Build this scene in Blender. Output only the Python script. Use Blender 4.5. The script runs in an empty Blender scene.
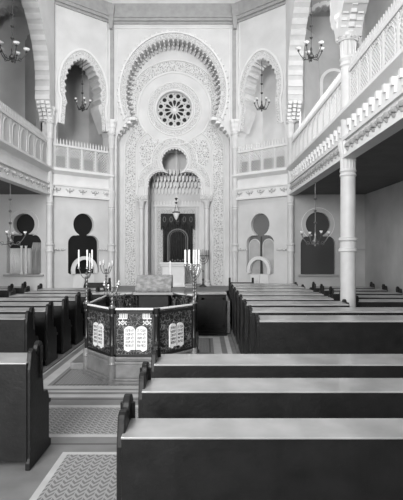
import bpy, bmesh, math, random
from mathutils import Matrix, Vector
random.seed(7)
PI = math.pi
S = bpy.context.scene
COL = S.collection
AX = -1.09            # axis of the building; the camera stands a little to its right

# ------------------------------------------------------------------ materials
def new_mat(name, base, rough=0.7, noise=0.0, nscale=6.0, bump=0.0, bscale=40.0, metal=0.0, spec=0.5, kind='noise', coat=0.0):
    m = bpy.data.materials.new(name); m.use_nodes = True
    nt = m.node_tree; b = nt.nodes['Principled BSDF']
    b.inputs['Base Color'].default_value = (base, base, base, 1)
    b.inputs['Roughness'].default_value = rough
    b.inputs['Metallic'].default_value = metal
    b.inputs['Specular IOR Level'].default_value = spec
    b.inputs['Coat Weight'].default_value = coat
    tc = nt.nodes.new('ShaderNodeTexCoord')
    if noise > 0:
        n = nt.nodes.new('ShaderNodeTexNoise'); n.inputs['Scale'].default_value = nscale; n.inputs['Detail'].default_value = 5
        r = nt.nodes.new('ShaderNodeMapRange')
        r.inputs['From Min'].default_value = .3; r.inputs['From Max'].default_value = .7
        r.inputs['To Min'].default_value = max(0, base*(1-noise)); r.inputs['To Max'].default_value = min(1, base*(1+noise))
        nt.links.new(tc.outputs['Object'], n.inputs['Vector']); nt.links.new(n.outputs['Fac'], r.inputs['Value'])
        nt.links.new(r.outputs['Result'], b.inputs['Base Color'])
    if bump > 0:
        if kind == 'noise':
            t = nt.nodes.new('ShaderNodeTexNoise'); t.inputs['Scale'].default_value = bscale; out = t.outputs['Fac']
        else:
            t = nt.nodes.new('ShaderNodeTexVoronoi'); t.inputs['Scale'].default_value = bscale; t.feature = 'SMOOTH_F1'; out = t.outputs['Distance']
        nt.links.new(tc.outputs['Object'], t.inputs['Vector'])
        bp = nt.nodes.new('ShaderNodeBump'); bp.inputs['Strength'].default_value = bump; bp.inputs['Distance'].default_value = 0.03
        nt.links.new(out, bp.inputs['Height']); nt.links.new(bp.outputs['Normal'], b.inputs['Normal'])
    return m

def ornament_mat(name, hi, lo, scale):
    """carved stucco: raised pale tendrils on a deeper, darker ground"""
    m = new_mat(name, hi, .8); nt = m.node_tree; b = nt.nodes['Principled BSDF']
    tc = nt.nodes.new('ShaderNodeTexCoord')
    v = nt.nodes.new('ShaderNodeTexVoronoi'); v.feature = 'DISTANCE_TO_EDGE'; v.inputs['Scale'].default_value = scale
    w = nt.nodes.new('ShaderNodeTexNoise'); w.inputs['Scale'].default_value = scale*.8
    mx = nt.nodes.new('ShaderNodeMixRGB'); mx.inputs['Fac'].default_value = .06
    nt.links.new(tc.outputs['Object'], mx.inputs['Color1']); nt.links.new(tc.outputs['Object'], w.inputs['Vector'])
    nt.links.new(w.outputs['Color'], mx.inputs['Color2']); nt.links.new(mx.outputs['Color'], v.inputs['Vector'])
    r = nt.nodes.new('ShaderNodeMapRange'); r.inputs['From Min'].default_value = .05; r.inputs['From Max'].default_value = .28
    r.inputs['To Min'].default_value = hi; r.inputs['To Max'].default_value = lo
    nt.links.new(v.outputs['Distance'], r.inputs['Value']); nt.links.new(r.outputs['Result'], b.inputs['Base Color'])
    bp = nt.nodes.new('ShaderNodeBump'); bp.inputs['Strength'].default_value = .7; bp.inputs['Distance'].default_value = .02; bp.invert = True
    nt.links.new(v.outputs['Distance'], bp.inputs['Height']); nt.links.new(bp.outputs['Normal'], b.inputs['Normal'])
    return m

def zigzag_mat(name, a, c, sx=9.0, sy=9.0):
    """encaustic tile: small interlaced zigzag blocks"""
    m = new_mat(name, a, .55); nt = m.node_tree; b = nt.nodes['Principled BSDF']
    N = nt.nodes.new; L = nt.links.new
    tc = N('ShaderNodeTexCoord'); sp = N('ShaderNodeSeparateXYZ'); L(tc.outputs['Object'], sp.inputs[0])
    def mth(op, x, y=None, z=None):
        n = N('ShaderNodeMath'); n.operation = op
        for i, q in enumerate((x, y, z)):
            if q is None: continue
            if isinstance(q, (int, float)): n.inputs[i].default_value = q
            else: L(q, n.inputs[i])
        return n.outputs[0]
    x = mth('MULTIPLY', sp.outputs['X'], sx); y = mth('MULTIPLY', sp.outputs['Y'], sy)
    tri = mth('PINGPONG', x, .5)
    v = mth('ADD', y, mth('MULTIPLY', tri, 1.6))
    fr = mth('FRACT', v)
    k = mth('GREATER_THAN', fr, .5)
    fx = mth('GREATER_THAN', mth('FRACT', mth('MULTIPLY', x, 1.0)), .12)
    k = mth('MULTIPLY', k, fx)
    r = N('ShaderNodeMapRange'); r.inputs['To Min'].default_value = a; r.inputs['To Max'].default_value = c
    L(k, r.inputs['Value']); L(r.outputs['Result'], b.inputs['Base Color'])
    return m

def panel_mat():
    """black ironwork panel with worn gilt scrolls"""
    m = new_mat('scrolled_iron', .02, .4); nt = m.node_tree; b = nt.nodes['Principled BSDF']
    tc = nt.nodes.new('ShaderNodeTexCoord'); v = nt.nodes.new('ShaderNodeTexVoronoi'); v.feature = 'DISTANCE_TO_EDGE'
    v.inputs['Scale'].default_value = 16
    n = nt.nodes.new('ShaderNodeTexNoise'); n.inputs['Scale'].default_value = 9
    mx = nt.nodes.new('ShaderNodeMixRGB'); mx.inputs['Fac'].default_value = .15
    nt.links.new(tc.outputs['Object'], mx.inputs['Color1']); nt.links.new(tc.outputs['Object'], n.inputs['Vector'])
    nt.links.new(n.outputs['Color'], mx.inputs['Color2']); nt.links.new(mx.outputs['Color'], v.inputs['Vector'])
    r = nt.nodes.new('ShaderNodeMapRange'); r.inputs['From Min'].default_value = .02; r.inputs['From Max'].default_value = .07
    r.inputs['To Min'].default_value = .20; r.inputs['To Max'].default_value = .012
    nt.links.new(v.outputs['Distance'], r.inputs['Value']); nt.links.new(r.outputs['Result'], b.inputs['Base Color'])
    return m

M = dict(
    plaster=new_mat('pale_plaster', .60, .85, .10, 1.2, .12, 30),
    plaster_shaded=new_mat('shaded_plaster', .42, .85, .16, 1.0, .12, 30),  # darker plaster copy, with aisle and gallery shade put into its colour
    stucco=new_mat('white_stucco', .70, .75, .05, 3),
    carved=ornament_mat('carved_stucco', .66, .28, 17),
    carved_fine=ornament_mat('fine_carved_stucco', .66, .30, 26),
    stripe_a=new_mat('voussoir_pale', .58, .8, .08, 4),
    stripe_b=new_mat('voussoir_grey', .50, .8, .08, 4),
    column=new_mat('column_stone', .58, .5, .08, 4),
    lattice=new_mat('painted_lattice', .62, .6),
    dark_lattice=new_mat('dark_lattice', .10, .6),
    wood=new_mat('dark_pew_wood', .010, .5, .35, 7, .1, 30, spec=.3),
    board=new_mat('pew_board', .36, .36, .25, 3.0, .03, 20, spec=.8, coat=.35),
    wood_edge=new_mat('worn_wood_edge', .30, .4),
    glass=new_mat('dark_window_glass', .012, .5, spec=.2),
    glass_dim=new_mat('dim_window_glass', .05, .4, spec=.3),
    glass_grey=new_mat('grey_window_glass', .16, .25),
    glass_pale=new_mat('pale_window_glass', .42, .3, .15, 3),
    void=new_mat('dark_lined_wall', .05, .9),
    brass=new_mat('brass', .26, .38, metal=.8),
    bronze=new_mat('dark_bronze', .07, .4, metal=.4),
    wax=new_mat('candle_wax', .85, .5),
    opal=new_mat('opal_glass', .85, .2),
    tablet=new_mat('tablet_white', .78, .6),
    ink=new_mat('black_lettering', .02, .7),
    iron=panel_mat(),
    black=new_mat('black_iron', .018, .35),
    plinth=new_mat('grey_marble', .19, .4, .3, 5, coat=.2),
    velvet=new_mat('dark_velvet', .025, .9, .3, 9, .3, 60),
    thread=new_mat('embroidery', .17, .7),
    drape=new_mat('grey_drape', .38, .9),
    cloth=new_mat('pale_brocade', .28, .85, .35, 12, .3, 40),
    stone=new_mat('grey_floor_stone', .20, .5, .18, 3),
    stone_light=new_mat('white_floor_strip', .50, .5, .1, 4),
    stone_dark=new_mat('dark_floor_strip', .09, .5),
    tile=zigzag_mat('zigzag_tile', .34, .15, 12, 13),
    tile2=zigzag_mat('zigzag_tile_small', .30, .16, 16, 16),
    deck=new_mat('platform_boards', .15, .5, .2, 4),
    cornice=new_mat('cornice_stone', .34, .8, .1, 6),
    frieze=new_mat('dark_bunches', .30, .8, .2, 8),  # darker grey for the bunches of the right gallery front
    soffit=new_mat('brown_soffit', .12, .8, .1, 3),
)

# ------------------------------------------------------------------ object helpers
def link(o, parent=None, frame=None):
    COL.objects.link(o)
    if parent is not None: o.parent = parent
    if frame is not None: o.matrix_world = frame
    return o
def tag(o, label=None, cat=None, group=None, kind=None):
    if label: o['label'] = label
    if cat: o['category'] = cat
    if group: o['group'] = group
    if kind: o['kind'] = kind
    return o
def thing(name, label, cat, loc=(0, 0, 0), rz=0.0, group=None, frame=None):
    o = bpy.data.objects.new(name, None); o.empty_display_size = .1; COL.objects.link(o)
    if frame is not None: o.matrix_world = frame
    else:
        o.location = loc; o.rotation_euler = (0, 0, rz)
    return tag(o, label, cat, group)
def copy_tree(o, parent=None):
    c = o.copy(); COL.objects.link(c)
    if parent is not None: c.parent = parent
    for ch in list(o.children): copy_tree(ch, c)
    return c

class MB:
    def __init__(s): s.v = []; s.f = []; s.mi = []; s.m = 0
    def add(s, vs, fs):
        n = len(s.v); s.v += [tuple(p) for p in vs]
        for f in fs: s.f.append([i+n for i in f]); s.mi.append(s.m)
        return s
    def box(s, x0, x1, y0, y1, z0, z1):
        vs = [(x, y, z) for z in (z0, z1) for y in (y0, y1) for x in (x0, x1)]
        return s.add(vs, [(0, 2, 3, 1), (4, 5, 7, 6), (0, 1, 5, 4), (2, 6, 7, 3), (0, 4, 6, 2), (1, 3, 7, 5)])
    def bar(s, a, b, w=.02, d=None):
        a = Vector(a); b = Vector(b); d = d or w
        t = (b-a).normalized(); up = Vector((0, 0, 1)) if abs(t.z) < .95 else Vector((0, 1, 0))
        u = t.cross(up).normalized(); v = u.cross(t).normalized()
        vs = []
        for p in (a, b):
            for su, sv in ((-1, -1), (1, -1), (1, 1), (-1, 1)): vs.append(p+u*su*w/2+v*sv*d/2)
        return s.add(vs, [(3, 2, 1, 0), (4, 5, 6, 7), (0, 1, 5, 4), (1, 2, 6, 5), (2, 3, 7, 6), (3, 0, 4, 7)])
    def tube(s, pts, r, n=8, closed=False):
        pts = [Vector(p) for p in pts]; k = len(pts)
        rr = r if isinstance(r, (list, tuple)) else [r]*k
        vs = []; prev = None
        for i, p in enumerate(pts):
            if closed: t = pts[(i+1) % k]-pts[i-1]
            else: t = pts[min(i+1, k-1)]-pts[max(i-1, 0)]
            t.normalize()
            if prev is None:
                up = Vector((0, 0, 1)) if abs(t.z) < .9 else Vector((1, 0, 0))
                u = t.cross(up).normalized()
            else: u = (prev-t*prev.dot(t)).normalized()
            prev = u; w = t.cross(u)
            for j in range(n):
                a = 2*PI*j/n; vs.append(p+u*math.cos(a)*rr[i]+w*math.sin(a)*rr[i])
        fs = []
        for i in range(k if closed else k-1):
            for j in range(n):
                a = i*n+j; b = i*n+(j+1) % n; c = ((i+1) % k)*n+(j+1) % n; d = ((i+1) % k)*n+j
                fs.append((a, b, c, d))
        if not closed:
            fs.append(tuple(reversed(range(n)))); fs.append(tuple((k-1)*n+j for j in range(n)))
        return s.add(vs, fs)
    def lathe(s, prof, c=(0, 0, 0), n=16, flute=0.0):
        vs = []; k = len(prof)
        for r, z in prof:
            for j in range(n):
                a = 2*PI*j/n; q = r*(1-flute*(j % 2))
                vs.append((c[0]+q*math.cos(a), c[1]+q*math.sin(a), c[2]+z))
        fs = [tuple(reversed(range(n)))] if prof[0][1] <= prof[-1][1] else [tuple(range(n))]
        for i in range(k-1):
            for j in range(n):
                fs.append((i*n+j, i*n+(j+1) % n, (i+1)*n+(j+1) % n, (i+1)*n+j))
        fs.append(tuple((k-1)*n+j for j in range(n)))
        return s.add(vs, fs)
    def sphere(s, c, r, n=8, m=5, sz=1.0):
        prof = [(max(.0005, r*math.sin(PI*i/m)), -r*sz*math.cos(PI*i/m)) for i in range(m+1)]
        return s.lathe(prof, c, n)
    def prism(s, poly, axis, a, b):
        """poly of 2-D points (convex or not) extruded along an axis between a and b"""
        n = len(poly)
        def P(p, q):
            return {'x': (q, p[0], p[1]), 'y': (p[0], q, p[1]), 'z': (p[0], p[1], q)}[axis]
        vs = [P(p, a) for p in poly]+[P(p, b) for p in poly]
        fs = [tuple(range(n)), tuple(reversed(range(n, 2*n)))]+[(i, (i+1) % n, n+(i+1) % n, n+i) for i in range(n)]
        return s.add(vs, fs)
    def build(s, name, mat, parent=None, frame=None, smooth=False, bevel=0.0):
        me = bpy.data.meshes.new(name)
        me.from_pydata(s.v, [], s.f)
        for m in (mat if isinstance(mat, (list, tuple)) else [mat]): me.materials.append(m)
        for p, i in zip(me.polygons, s.mi): p.material_index = i
        bm = bmesh.new(); bm.from_mesh(me); bmesh.ops.recalc_face_normals(bm, faces=bm.faces)
        bm.to_mesh(me); bm.free()
        if smooth: me.shade_smooth(); me.set_sharp_from_angle(angle=R(35))
        o = bpy.data.objects.new(name, me)
        link(o, parent, frame)
        if bevel:
            b = o.modifiers.new('bevel', 'BEVEL'); b.width = bevel; b.segments = 2; b.limit_method = 'ANGLE'
        return o
def R(d): return math.radians(d)

def poly_mesh(outer, holes, depth, z0=0.0):
    """filled 2-D outline with holes, extruded by depth behind local z = z0"""
    cu = bpy.data.curves.new('outline', 'CURVE'); cu.dimensions = '2D'; cu.fill_mode = 'BOTH'; cu.extrude = depth/2
    for pts in [outer]+list(holes):
        sp = cu.splines.new('POLY'); sp.points.add(len(pts)-1)
        for i, p in enumerate(pts): sp.points[i].co = (p[0], p[1], 0, 1)
        sp.use_cyclic_u = True
    ob = bpy.data.objects.new('outline', cu); COL.objects.link(ob)
    dg = bpy.context.evaluated_depsgraph_get()
    me = bpy.data.meshes.new_from_object(ob.evaluated_get(dg))
    bpy.data.objects.remove(ob); bpy.data.curves.remove(cu)
    me.transform(Matrix.Translation((0, 0, z0-depth/2)))
    bm = bmesh.new(); bm.from_mesh(me); bmesh.ops.remove_doubles(bm, verts=bm.verts, dist=1e-5)
    bmesh.ops.recalc_face_normals(bm, faces=bm.faces); bm.to_mesh(me); bm.free()
    return me
def poly(name, outer, holes, depth, mat, z0=0.0, parent=None, frame=None):
    me = poly_mesh(outer, holes, depth, z0); me.name = name
    me.materials.clear(); me.materials.append(mat)
    for p in me.polygons: p.material_index = 0; p.use_smooth = False
    o = bpy.data.objects.new(name, me)
    return link(o, parent, frame)
def struct(o): o['kind'] = 'structure'; return o

def wallframe(origin, d):
    d = Vector((d[0], d[1], 0)).normalized(); up = Vector((0, 0, 1)); n = d.cross(up)
    m = Matrix.Identity(4)
    for i in range(3): m[i][0] = d[i]; m[i][1] = up[i]; m[i][2] = n[i]; m[i][3] = origin[i]
    return m

# outlines as unions of simple shapes, sampled by rays from a centre -------------
def C_(cx, cy, r, ry=None): return ('c', cx, cy, r, ry or r)
def B_(x0, x1, y0, y1): return ('b', x0, x1, y0, y1)
def exit_dist(c, a, sh):
    dx, dy = math.cos(a), math.sin(a)
    if sh[0] == 'c':
        _, cx, cy, rx, ry = sh
        ox, oy = (c[0]-cx)/rx, (c[1]-cy)/ry; ux, uy = dx/rx, dy/ry
        A = ux*ux+uy*uy; B = 2*(ox*ux+oy*uy); Cc = ox*ox+oy*oy-1; D = B*B-4*A*Cc
        if D < 0: return 0
        return (-B+math.sqrt(D))/(2*A)
    _, x0, x1, y0, y1 = sh
    t0, t1 = -1e9, 1e9
    for o, d, lo, hi in ((c[0], dx, x0, x1), (c[1], dy, y0, y1)):
        if abs(d) < 1e-9:
            if o < lo or o > hi: return 0
            continue
        a_, b_ = (lo-o)/d, (hi-o)/d
        if a_ > b_: a_, b_ = b_, a_
        t0 = max(t0, a_); t1 = min(t1, b_)
    return t1 if t1 > max(t0, 0) else 0
def star(c, shapes, n=120, a0=0.0, a1=2*PI, closed=True):
    out = []
    for i in range(n if closed else n+1):
        a = a0+(a1-a0)*i/n
        out.append((c[0]+math.cos(a)*0+math.cos(a)*max(exit_dist(c, a, s) for s in shapes),
                    c[1]+math.sin(a)*max(exit_dist(c, a, s) for s in shapes)))
    return out
def strip(name, pts, w0, w1, z, mat, parent=None, frame=None, h=.02, closed=False):
    """raised flat band following pts, between offsets w0 and w1 (outward = left of travel)"""
    mb = MB(); k = len(pts); vs = []
    for i, p in enumerate(pts):
        a = pts[(i-1) % k] if (closed or i > 0) else pts[i]; b = pts[(i+1) % k] if (closed or i < k-1) else pts[i]
        tx, ty = b[0]-a[0], b[1]-a[1]; l = math.hypot(tx, ty) or 1; nx, ny = ty/l, -tx/l
        for w in (w0, w1):
            vs.append((p[0]+nx*w, p[1]+ny*w, z)); vs.append((p[0]+nx*w, p[1]+ny*w, z+h))
    fs = []
    for i in range(k if closed else k-1):
        a = i*4; b = ((i+1) % k)*4
        fs += [(a+1, a+3, b+3, b+1), (a, a+1, b+1, b), (a+3, a+2, b+2, b+3), (a+2, a, b, b+2)]
    if not closed: fs += [(0, 2, 3, 1), (4*k-4, 4*k-3, 4*k-1, 4*k-2)]
    mb.add(vs, fs)
    return mb.build(name, mat, parent, frame)
def band(name, inner, outer, z, mat, frame=None, h=.012):
    mb = MB(); k = len(inner); vs = []
    for p, q in zip(inner, outer): vs += [(p[0], p[1], z), (p[0], p[1], z+h), (q[0], q[1], z), (q[0], q[1], z+h)]
    fs = []
    for i in range(k-1):
        a = i*4; b = a+4
        fs += [(a+1, a+3, b+3, b+1), (a, a+1, b+1, b), (a+3, a+2, b+2, b+3), (a+2, a, b, b+2)]
    mb.add(vs, fs); return mb.build(name, mat, frame=frame)
def moulding(name, pts, r, z, mat, parent=None, frame=None, closed=False):
    mb = MB(); mb.tube([(p[0], p[1], z) for p in pts], r, 6, closed)
    return mb.build(name, mat, parent, frame, smooth=True)
def lining(name, pts, z_front, z_back, parent=None, frame=None, step=.03, group=2, mats=None):
    """striped voussoirs on the inside of an arch: blocks alternate in shade and depth"""
    mb = MB(); k = len(pts); i = 0; b = 0
    cx = sum(p[0] for p in pts)/k; cy = sum(p[1] for p in pts)/k
    while i < k-1:
        j = min(i+group, k-1); mb.m = b % 2; seg = pts[i:j+1]
        inn = []
        for q in range(i, j+1):
            a = pts[max(q-1, 0)]; c = pts[min(q+1, k-1)]
            tx, ty = c[0]-a[0], c[1]-a[1]; l = math.hypot(tx, ty) or 1; nx, ny = -ty/l, tx/l
            d = step if b % 2 == 0 else step*.35
            inn.append((pts[q][0]+nx*d, pts[q][1]+ny*d))
        P = seg+inn[::-1]
        mb.prism(P, 'z', z_back, z_front)
        i = j; b += 1
    return mb.build(name, mats or [M['stripe_a'], M['stripe_b']], parent, frame)

# ------------------------------------------------------------------ key frames
L_ = math.hypot(1.7, 1.5)
F_left = wallframe((-4.9, 15.0, 0), (1.7, 1.5))        # angled wall, left of the apse
F_right = wallframe((1.02, 16.5, 0), (1.7, -1.5))      # angled wall, right of the apse
F_apse = wallframe((AX, 16.5, 0), (1, 0))
F_rose = wallframe((AX, 17.05, 0), (1, 0))
F_niche = wallframe((AX, 18.3, 0), (1, 0))
F_gl = wallframe((-4.9, 3.26, 0), (0, 1))              # left nave wall, local x grows away from camera
F_gr = wallframe((2.72, 15.0, 0), (0, -1))             # right nave wall, local x grows towards camera
TOP = 11.2

# ------------------------------------------------------------------ floor
def floor():
    rects = [(-7.4, 5.2, -4.2, 18.6, 0)]
    def fr(x0, x1, y0, y1, w, m): rects.extend([(x0, x1, y0, y0+w, m), (x0, x1, y1-w, y1, m), (x0, x0+w, y0, y1, m), (x1-w, x1, y0, y1, m)])
    # zigzag carpet of the middle walk, near the camera
    rects.append((-1.36, -.62, -4.2, 4.74, 3)); fr(-1.42, -.56, -4.3, 4.80, .06, 1)
    rects.append((-2.75, .62, 5.27, 6.17, 3)); rects.append((-2.75, .62, 5.19, 5.27, 1)); rects.append((-2.75, .62, 6.17, 6.27, 1))
    rects.append((-2.75, .62, 4.98, 5.02, 2)); rects.append((-2.75, .62, 6.60, 6.75, 1)); rects.append((-2.75, .62, 6.50, 6.54, 2))
    rects.append((-2.35, .17, 7.05, 11.2, 4))
    fr(-2.72, .54, 6.85, 11.5, .09, 1); fr(-2.52, .34, 7.02, 11.32, .16, 1); fr(-2.30, .12, 7.22, 11.1, .03, 2)
    xs = sorted({r[0] for r in rects} | {r[1] for r in rects}); ys = sorted({max(r[2], -4.2) for r in rects} | {r[3] for r in rects})
    mb = MB()
    for i in range(len(xs)-1):
        for j in range(len(ys)-1):
            cx, cy = (xs[i]+xs[i+1])/2, (ys[j]+ys[j+1])/2
            m = 0
            for r in rects:
                if r[0] < cx < r[1] and r[2] < cy < r[3]: m = r[4]
            mb.m = m
            mb.add([(xs[i], ys[j], 0), (xs[i+1], ys[j], 0), (xs[i+1], ys[j+1], 0), (xs[i], ys[j+1], 0)], [(0, 1, 2, 3)])
    mb.m = 0; mb.box(-7.4, 5.2, -4.2, 18.9, -.2, -.01)
    o = mb.build('floor', [M['stone'], M['stone_light'], M['stone_dark'], M['tile'], M['tile2']])
    return struct(o)
floor()
# low wooden platforms the pews stand on
struct(MB().box(-4.75, -2.66, 7.15, 14.3, 0, .03).build('trim_1', M['deck'], bevel=.01))
struct(MB().box(.62, 2.56, 6.2, 14.3, 0, .05).build('trim_2', M['deck'], bevel=.01))

# ------------------------------------------------------------------ shell
struct(MB().box(-7.38, -7.18, -4.2, 15.7, 0, TOP).build('wall_left', M['plaster_shaded']))
struct(MB().box(5.0, 5.2, -4.2, 15.7, 0, 3.9).build('wall_right', M['plaster_shaded']))
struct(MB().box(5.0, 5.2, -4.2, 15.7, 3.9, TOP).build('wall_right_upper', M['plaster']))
struct(MB().box(-7.38, 5.2, -4.3, -4.1, 0, TOP).build('wall_back', M['plaster']))
struct(MB().box(-7.38, 5.2, -4.2, 19.0, TOP, TOP+.15).build('ceiling', M['plaster']))

def keyhole(cx, cz, r, hw, zb, n=110):
    q = min(hw*.5, .27); zt = cz-r-q*.92; g = r*.45
    sh = [C_(cx, cz, r), B_(cx-hw, cx+hw, zb, zt), C_(cx-hw+q, zt, q), C_(cx+hw-q, zt, q), B_(cx-g, cx+g, zb, cz-r*.6)]
    return star((cx, cz-r*1.0), sh, n)
def teeth(pts, amp, per):
    """push every per-th stretch of an outline inwards: a cusped arch"""
    k = len(pts); out = []
    for i, p in enumerate(pts):
        a = pts[(i-1) % k]; b = pts[(i+1) % k]; tx, ty = b[0]-a[0], b[1]-a[1]; l = math.hypot(tx, ty) or 1
        ph = (i % per)/per; d = amp*abs(math.sin(ph*PI))
        out.append((p[0]-ty/l*-d*1, p[1]+tx/l*-d*-1*-1))
    return out

def upper_opening(cx):
    """tall pointed horseshoe with cusps, standing on a wide base; anticlockwise"""
    pts = [(cx+.96, 4.15), (cx+.96, 5.95), (cx+.90, 6.12), (cx+.80, 6.35), (cx+.68, 6.6), (cx+.585, 6.82)]
    zc, rx, rz = 7.30, .635, 1.05
    a0 = math.asin((6.95-zc)/rz); nt = 19; arc = []
    def pt(t):
        a = a0+(PI-2*a0)*t
        x = rx*math.cos(a); z = rz*math.sin(a)
        x *= 1-.18*max(0, math.sin(a))**3
        return x, z
    for i in range(nt):
        for q in range(4):
            t = (i+q/4)/nt; x, z = pt(t); x2, z2 = pt(t+.01)
            tx, tz = x2-x, z2-z; l = math.hypot(tx, tz); d = .065*math.sin(PI*q/4)-.015
            arc.append((cx+x+tz/l*d, zc+z-tx/l*d))
    pts += arc
    pts += [(2*cx-p[0], p[1]) for p in [(cx+.585, 6.82), (cx+.68, 6.6), (cx+.80, 6.35), (cx+.90, 6.12), (cx+.96, 5.95), (cx+.96, 4.15)]]
    return pts

def angled_wall(F, side, num):
    c = L_*.535 if side == 'left' else L_*.465
    op = upper_opening(c)
    kh = keyhole(c, 2.9, .37, .55, 1.28)
    W = .45
    struct(poly('wall_angled_'+side, [(0, 0), (L_, 0), (L_, TOP), (0, TOP)], [op, kh], W, M['plaster'], 0, frame=F))
    # striped reveal
    j = [p for p in op[2:-2]]
    o = lining('trim_%d' % (num), j, -.02, -.58, frame=F, step=.025, group=4); struct(o)
    # raised archivolt
    out = [(c+.84, 6.1), (c+.8, 6.6), (c+.78, 6.9)]
    for i in range(41):
        a = R(-12)+(PI+R(24))*i/40; x = .86*math.cos(a)*(1-.14*max(0, math.sin(a))**3); out.append((c+x, 7.35+1.28*math.sin(a)))
    out += [(c-.78, 6.9), (c-.8, 6.6), (c-.84, 6.1)]
    struct(strip('trim_%d' % (num+1), out, -.02, .05, 0, M['stucco'], frame=F, h=.035))
    struct(strip('trim_%d' % (num+2), out, -.16, -.04, 0, M['carved_fine'], frame=F, h=.012))
    # corner ribs above the columns and cornice
    mb = MB(); mb.box(.02, .14, 6.5, TOP, 0, 0.06)
    mb = MB(); mb.box(0.0, L_, 9.85, 9.93, 0, 0.05)
    mb2 = MB()
    def slab(z0, z1, d): mb2.add([(0, z0, 0), (L_, z0, 0), (L_, z1, 0), (0, z1, 0), (0, z0, d), (L_, z0, d), (L_, z1, d), (0, z1, d)],
                                  [(3, 2, 1, 0), (4, 5, 6, 7), (0, 1, 5, 4), (2, 3, 7, 6), (1, 2, 6, 5), (3, 0, 4, 7)])
    slab(9.82, 9.9, .05); slab(9.9, 10.0, .12); slab(10.0, 10.05, .16); slab(10.05, 10.5, .09)
    struct(mb2.build('trim_%d' % (num+4), M['cornice'], frame=F))
    # vertical thin ribs
    mb3 = MB()
    for x in (.10, .22, L_-.10, L_-.22):
        mb3.add(*slabxy(x-.012, x+.012, 6.4, 9.82, 0, .03))
    struct(mb3.build('trim_%d' % (num+5), M['stucco'], frame=F))
    # small alcove and gallery behind the opening
    return c
def slabxy(x0, x1, y0, y1, z0, z1):
    vs = [(x, y, z) for z in (z0, z1) for y in (y0, y1) for x in (x0, x1)]
    return vs, [(0, 2, 3, 1), (4, 5, 7, 6), (0, 1, 5, 4), (2, 6, 7, 3), (0, 4, 6, 2), (1, 3, 7, 5)]
def lbox(mb, *a): mb.add(*slabxy(*a)); return mb
cL = angled_wall(F_left, 'left', 10)
cR = angled_wall(F_right, 'right', 20)

def gallery_room(F, c, side):
    """the shallow gallery behind an angled opening"""
    mb = MB()
    lbox(mb, -.55, L_+.5, 4.0, 9.6, -1.9, -1.75)
    lbox(mb, -.05, L_+.05, 3.9, 4.15, -1.75, -.45)
    lbox(mb, -.15, L_+.15, 9.0, 9.15, -1.75, -.45)
    lbox(mb, -.2, -.05, 4.15, 9.0, -1.75, -.45); lbox(mb, L_+.05, L_+.2, 4.15, 9.0, -1.75, -.45)
    struct(mb.build('wall_alcove_'+side, M['plaster_shaded'] if side == 'left' else M['plaster'], frame=F))  # left alcove darkened by colour to stand for its shade
gallery_room(F_left, cL, 'left'); gallery_room(F_right, cR, 'right')

def railing_parts(root, Lr, z0=4.62, z1=5.40, pitch=.55, d=0.0, gap=.08, mat=None):
    mat = mat or M['lattice']
    n = max(1, round(Lr/pitch)); w = Lr/n
    mb = MB(); lbox(mb, 0, Lr, z0, z0+.06, d-.035, d+.035); mb.build('bottom_rail', mat, root)
    mb = MB(); lbox(mb, 0, Lr, z1-.04, z1+.03, d-.04, d+.04); mb.build('top_rail', mat, root)
    mb = MB(); k = int(Lr/.10)
    for i in range(k):
        x = (i+.5)*Lr/k
        mb.add([(x-.022, z1+.03, d-.012), (x+.022, z1+.03, d-.012), (x+.022, z1+.13, d-.012), (x, z1+.22, d-.012), (x-.022, z1+.13, d-.012),
                (x-.022, z1+.03, d+.012), (x+.022, z1+.03, d+.012), (x+.022, z1+.13, d+.012), (x, z1+.22, d+.012), (x-.022, z1+.13, d+.012)],
               [(4, 3, 2, 1, 0), (5, 6, 7, 8, 9), (0, 1, 6, 5), (1, 2, 7, 6), (2, 3, 8, 7), (3, 4, 9, 8), (4, 0, 5, 9)])
    mb.build('cresting', mat, root)
    proto = None
    for i in range(n):
        if proto is None:
            mb = MB(); h = z1-z0-.10; g = gap; x0, y0 = .03, z0+.06; ww = w-.06
            lbox(mb, 0, .03, z0+.06, z1-.04, d-.02, d+.02); lbox(mb, w-.03, w, z0+.06, z1-.04, d-.02, d+.02)
            # diamond lattice
            c = -h
            while c < ww:
                a = max(0, c); b = min(ww, c+h)
                if b-a > .02: mb.bar((x0+a, y0+a-c, d), (x0+b, y0+b-c, d), .016, .016)
                c += g
            c = 0
            while c < ww+h:
                a = max(0, c-h); b = min(ww, c)
                if b-a > .02: mb.bar((x0+a, y0+c-a, d+.008), (x0+b, y0+c-b, d+.008), .016, .016)
                c += g
            # little round arch at the head of the panel
            arc = [(x0+ww/2+ww*.42*math.cos(PI*q/12), y0+h*.55+h*.36*math.sin(PI*q/12), d+.02) for q in range(13)]
            mb.tube([(arc[0][0], y0, d+.02)]+arc+[(arc[-1][0], y0, d+.02)], .011, 5)
            proto = mb.build('lattice_panel', mat, root); p = proto
        else:
            p = proto.copy(); COL.objects.link(p); p.parent = root
        p.location = (i*w, 0, 0)

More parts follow.
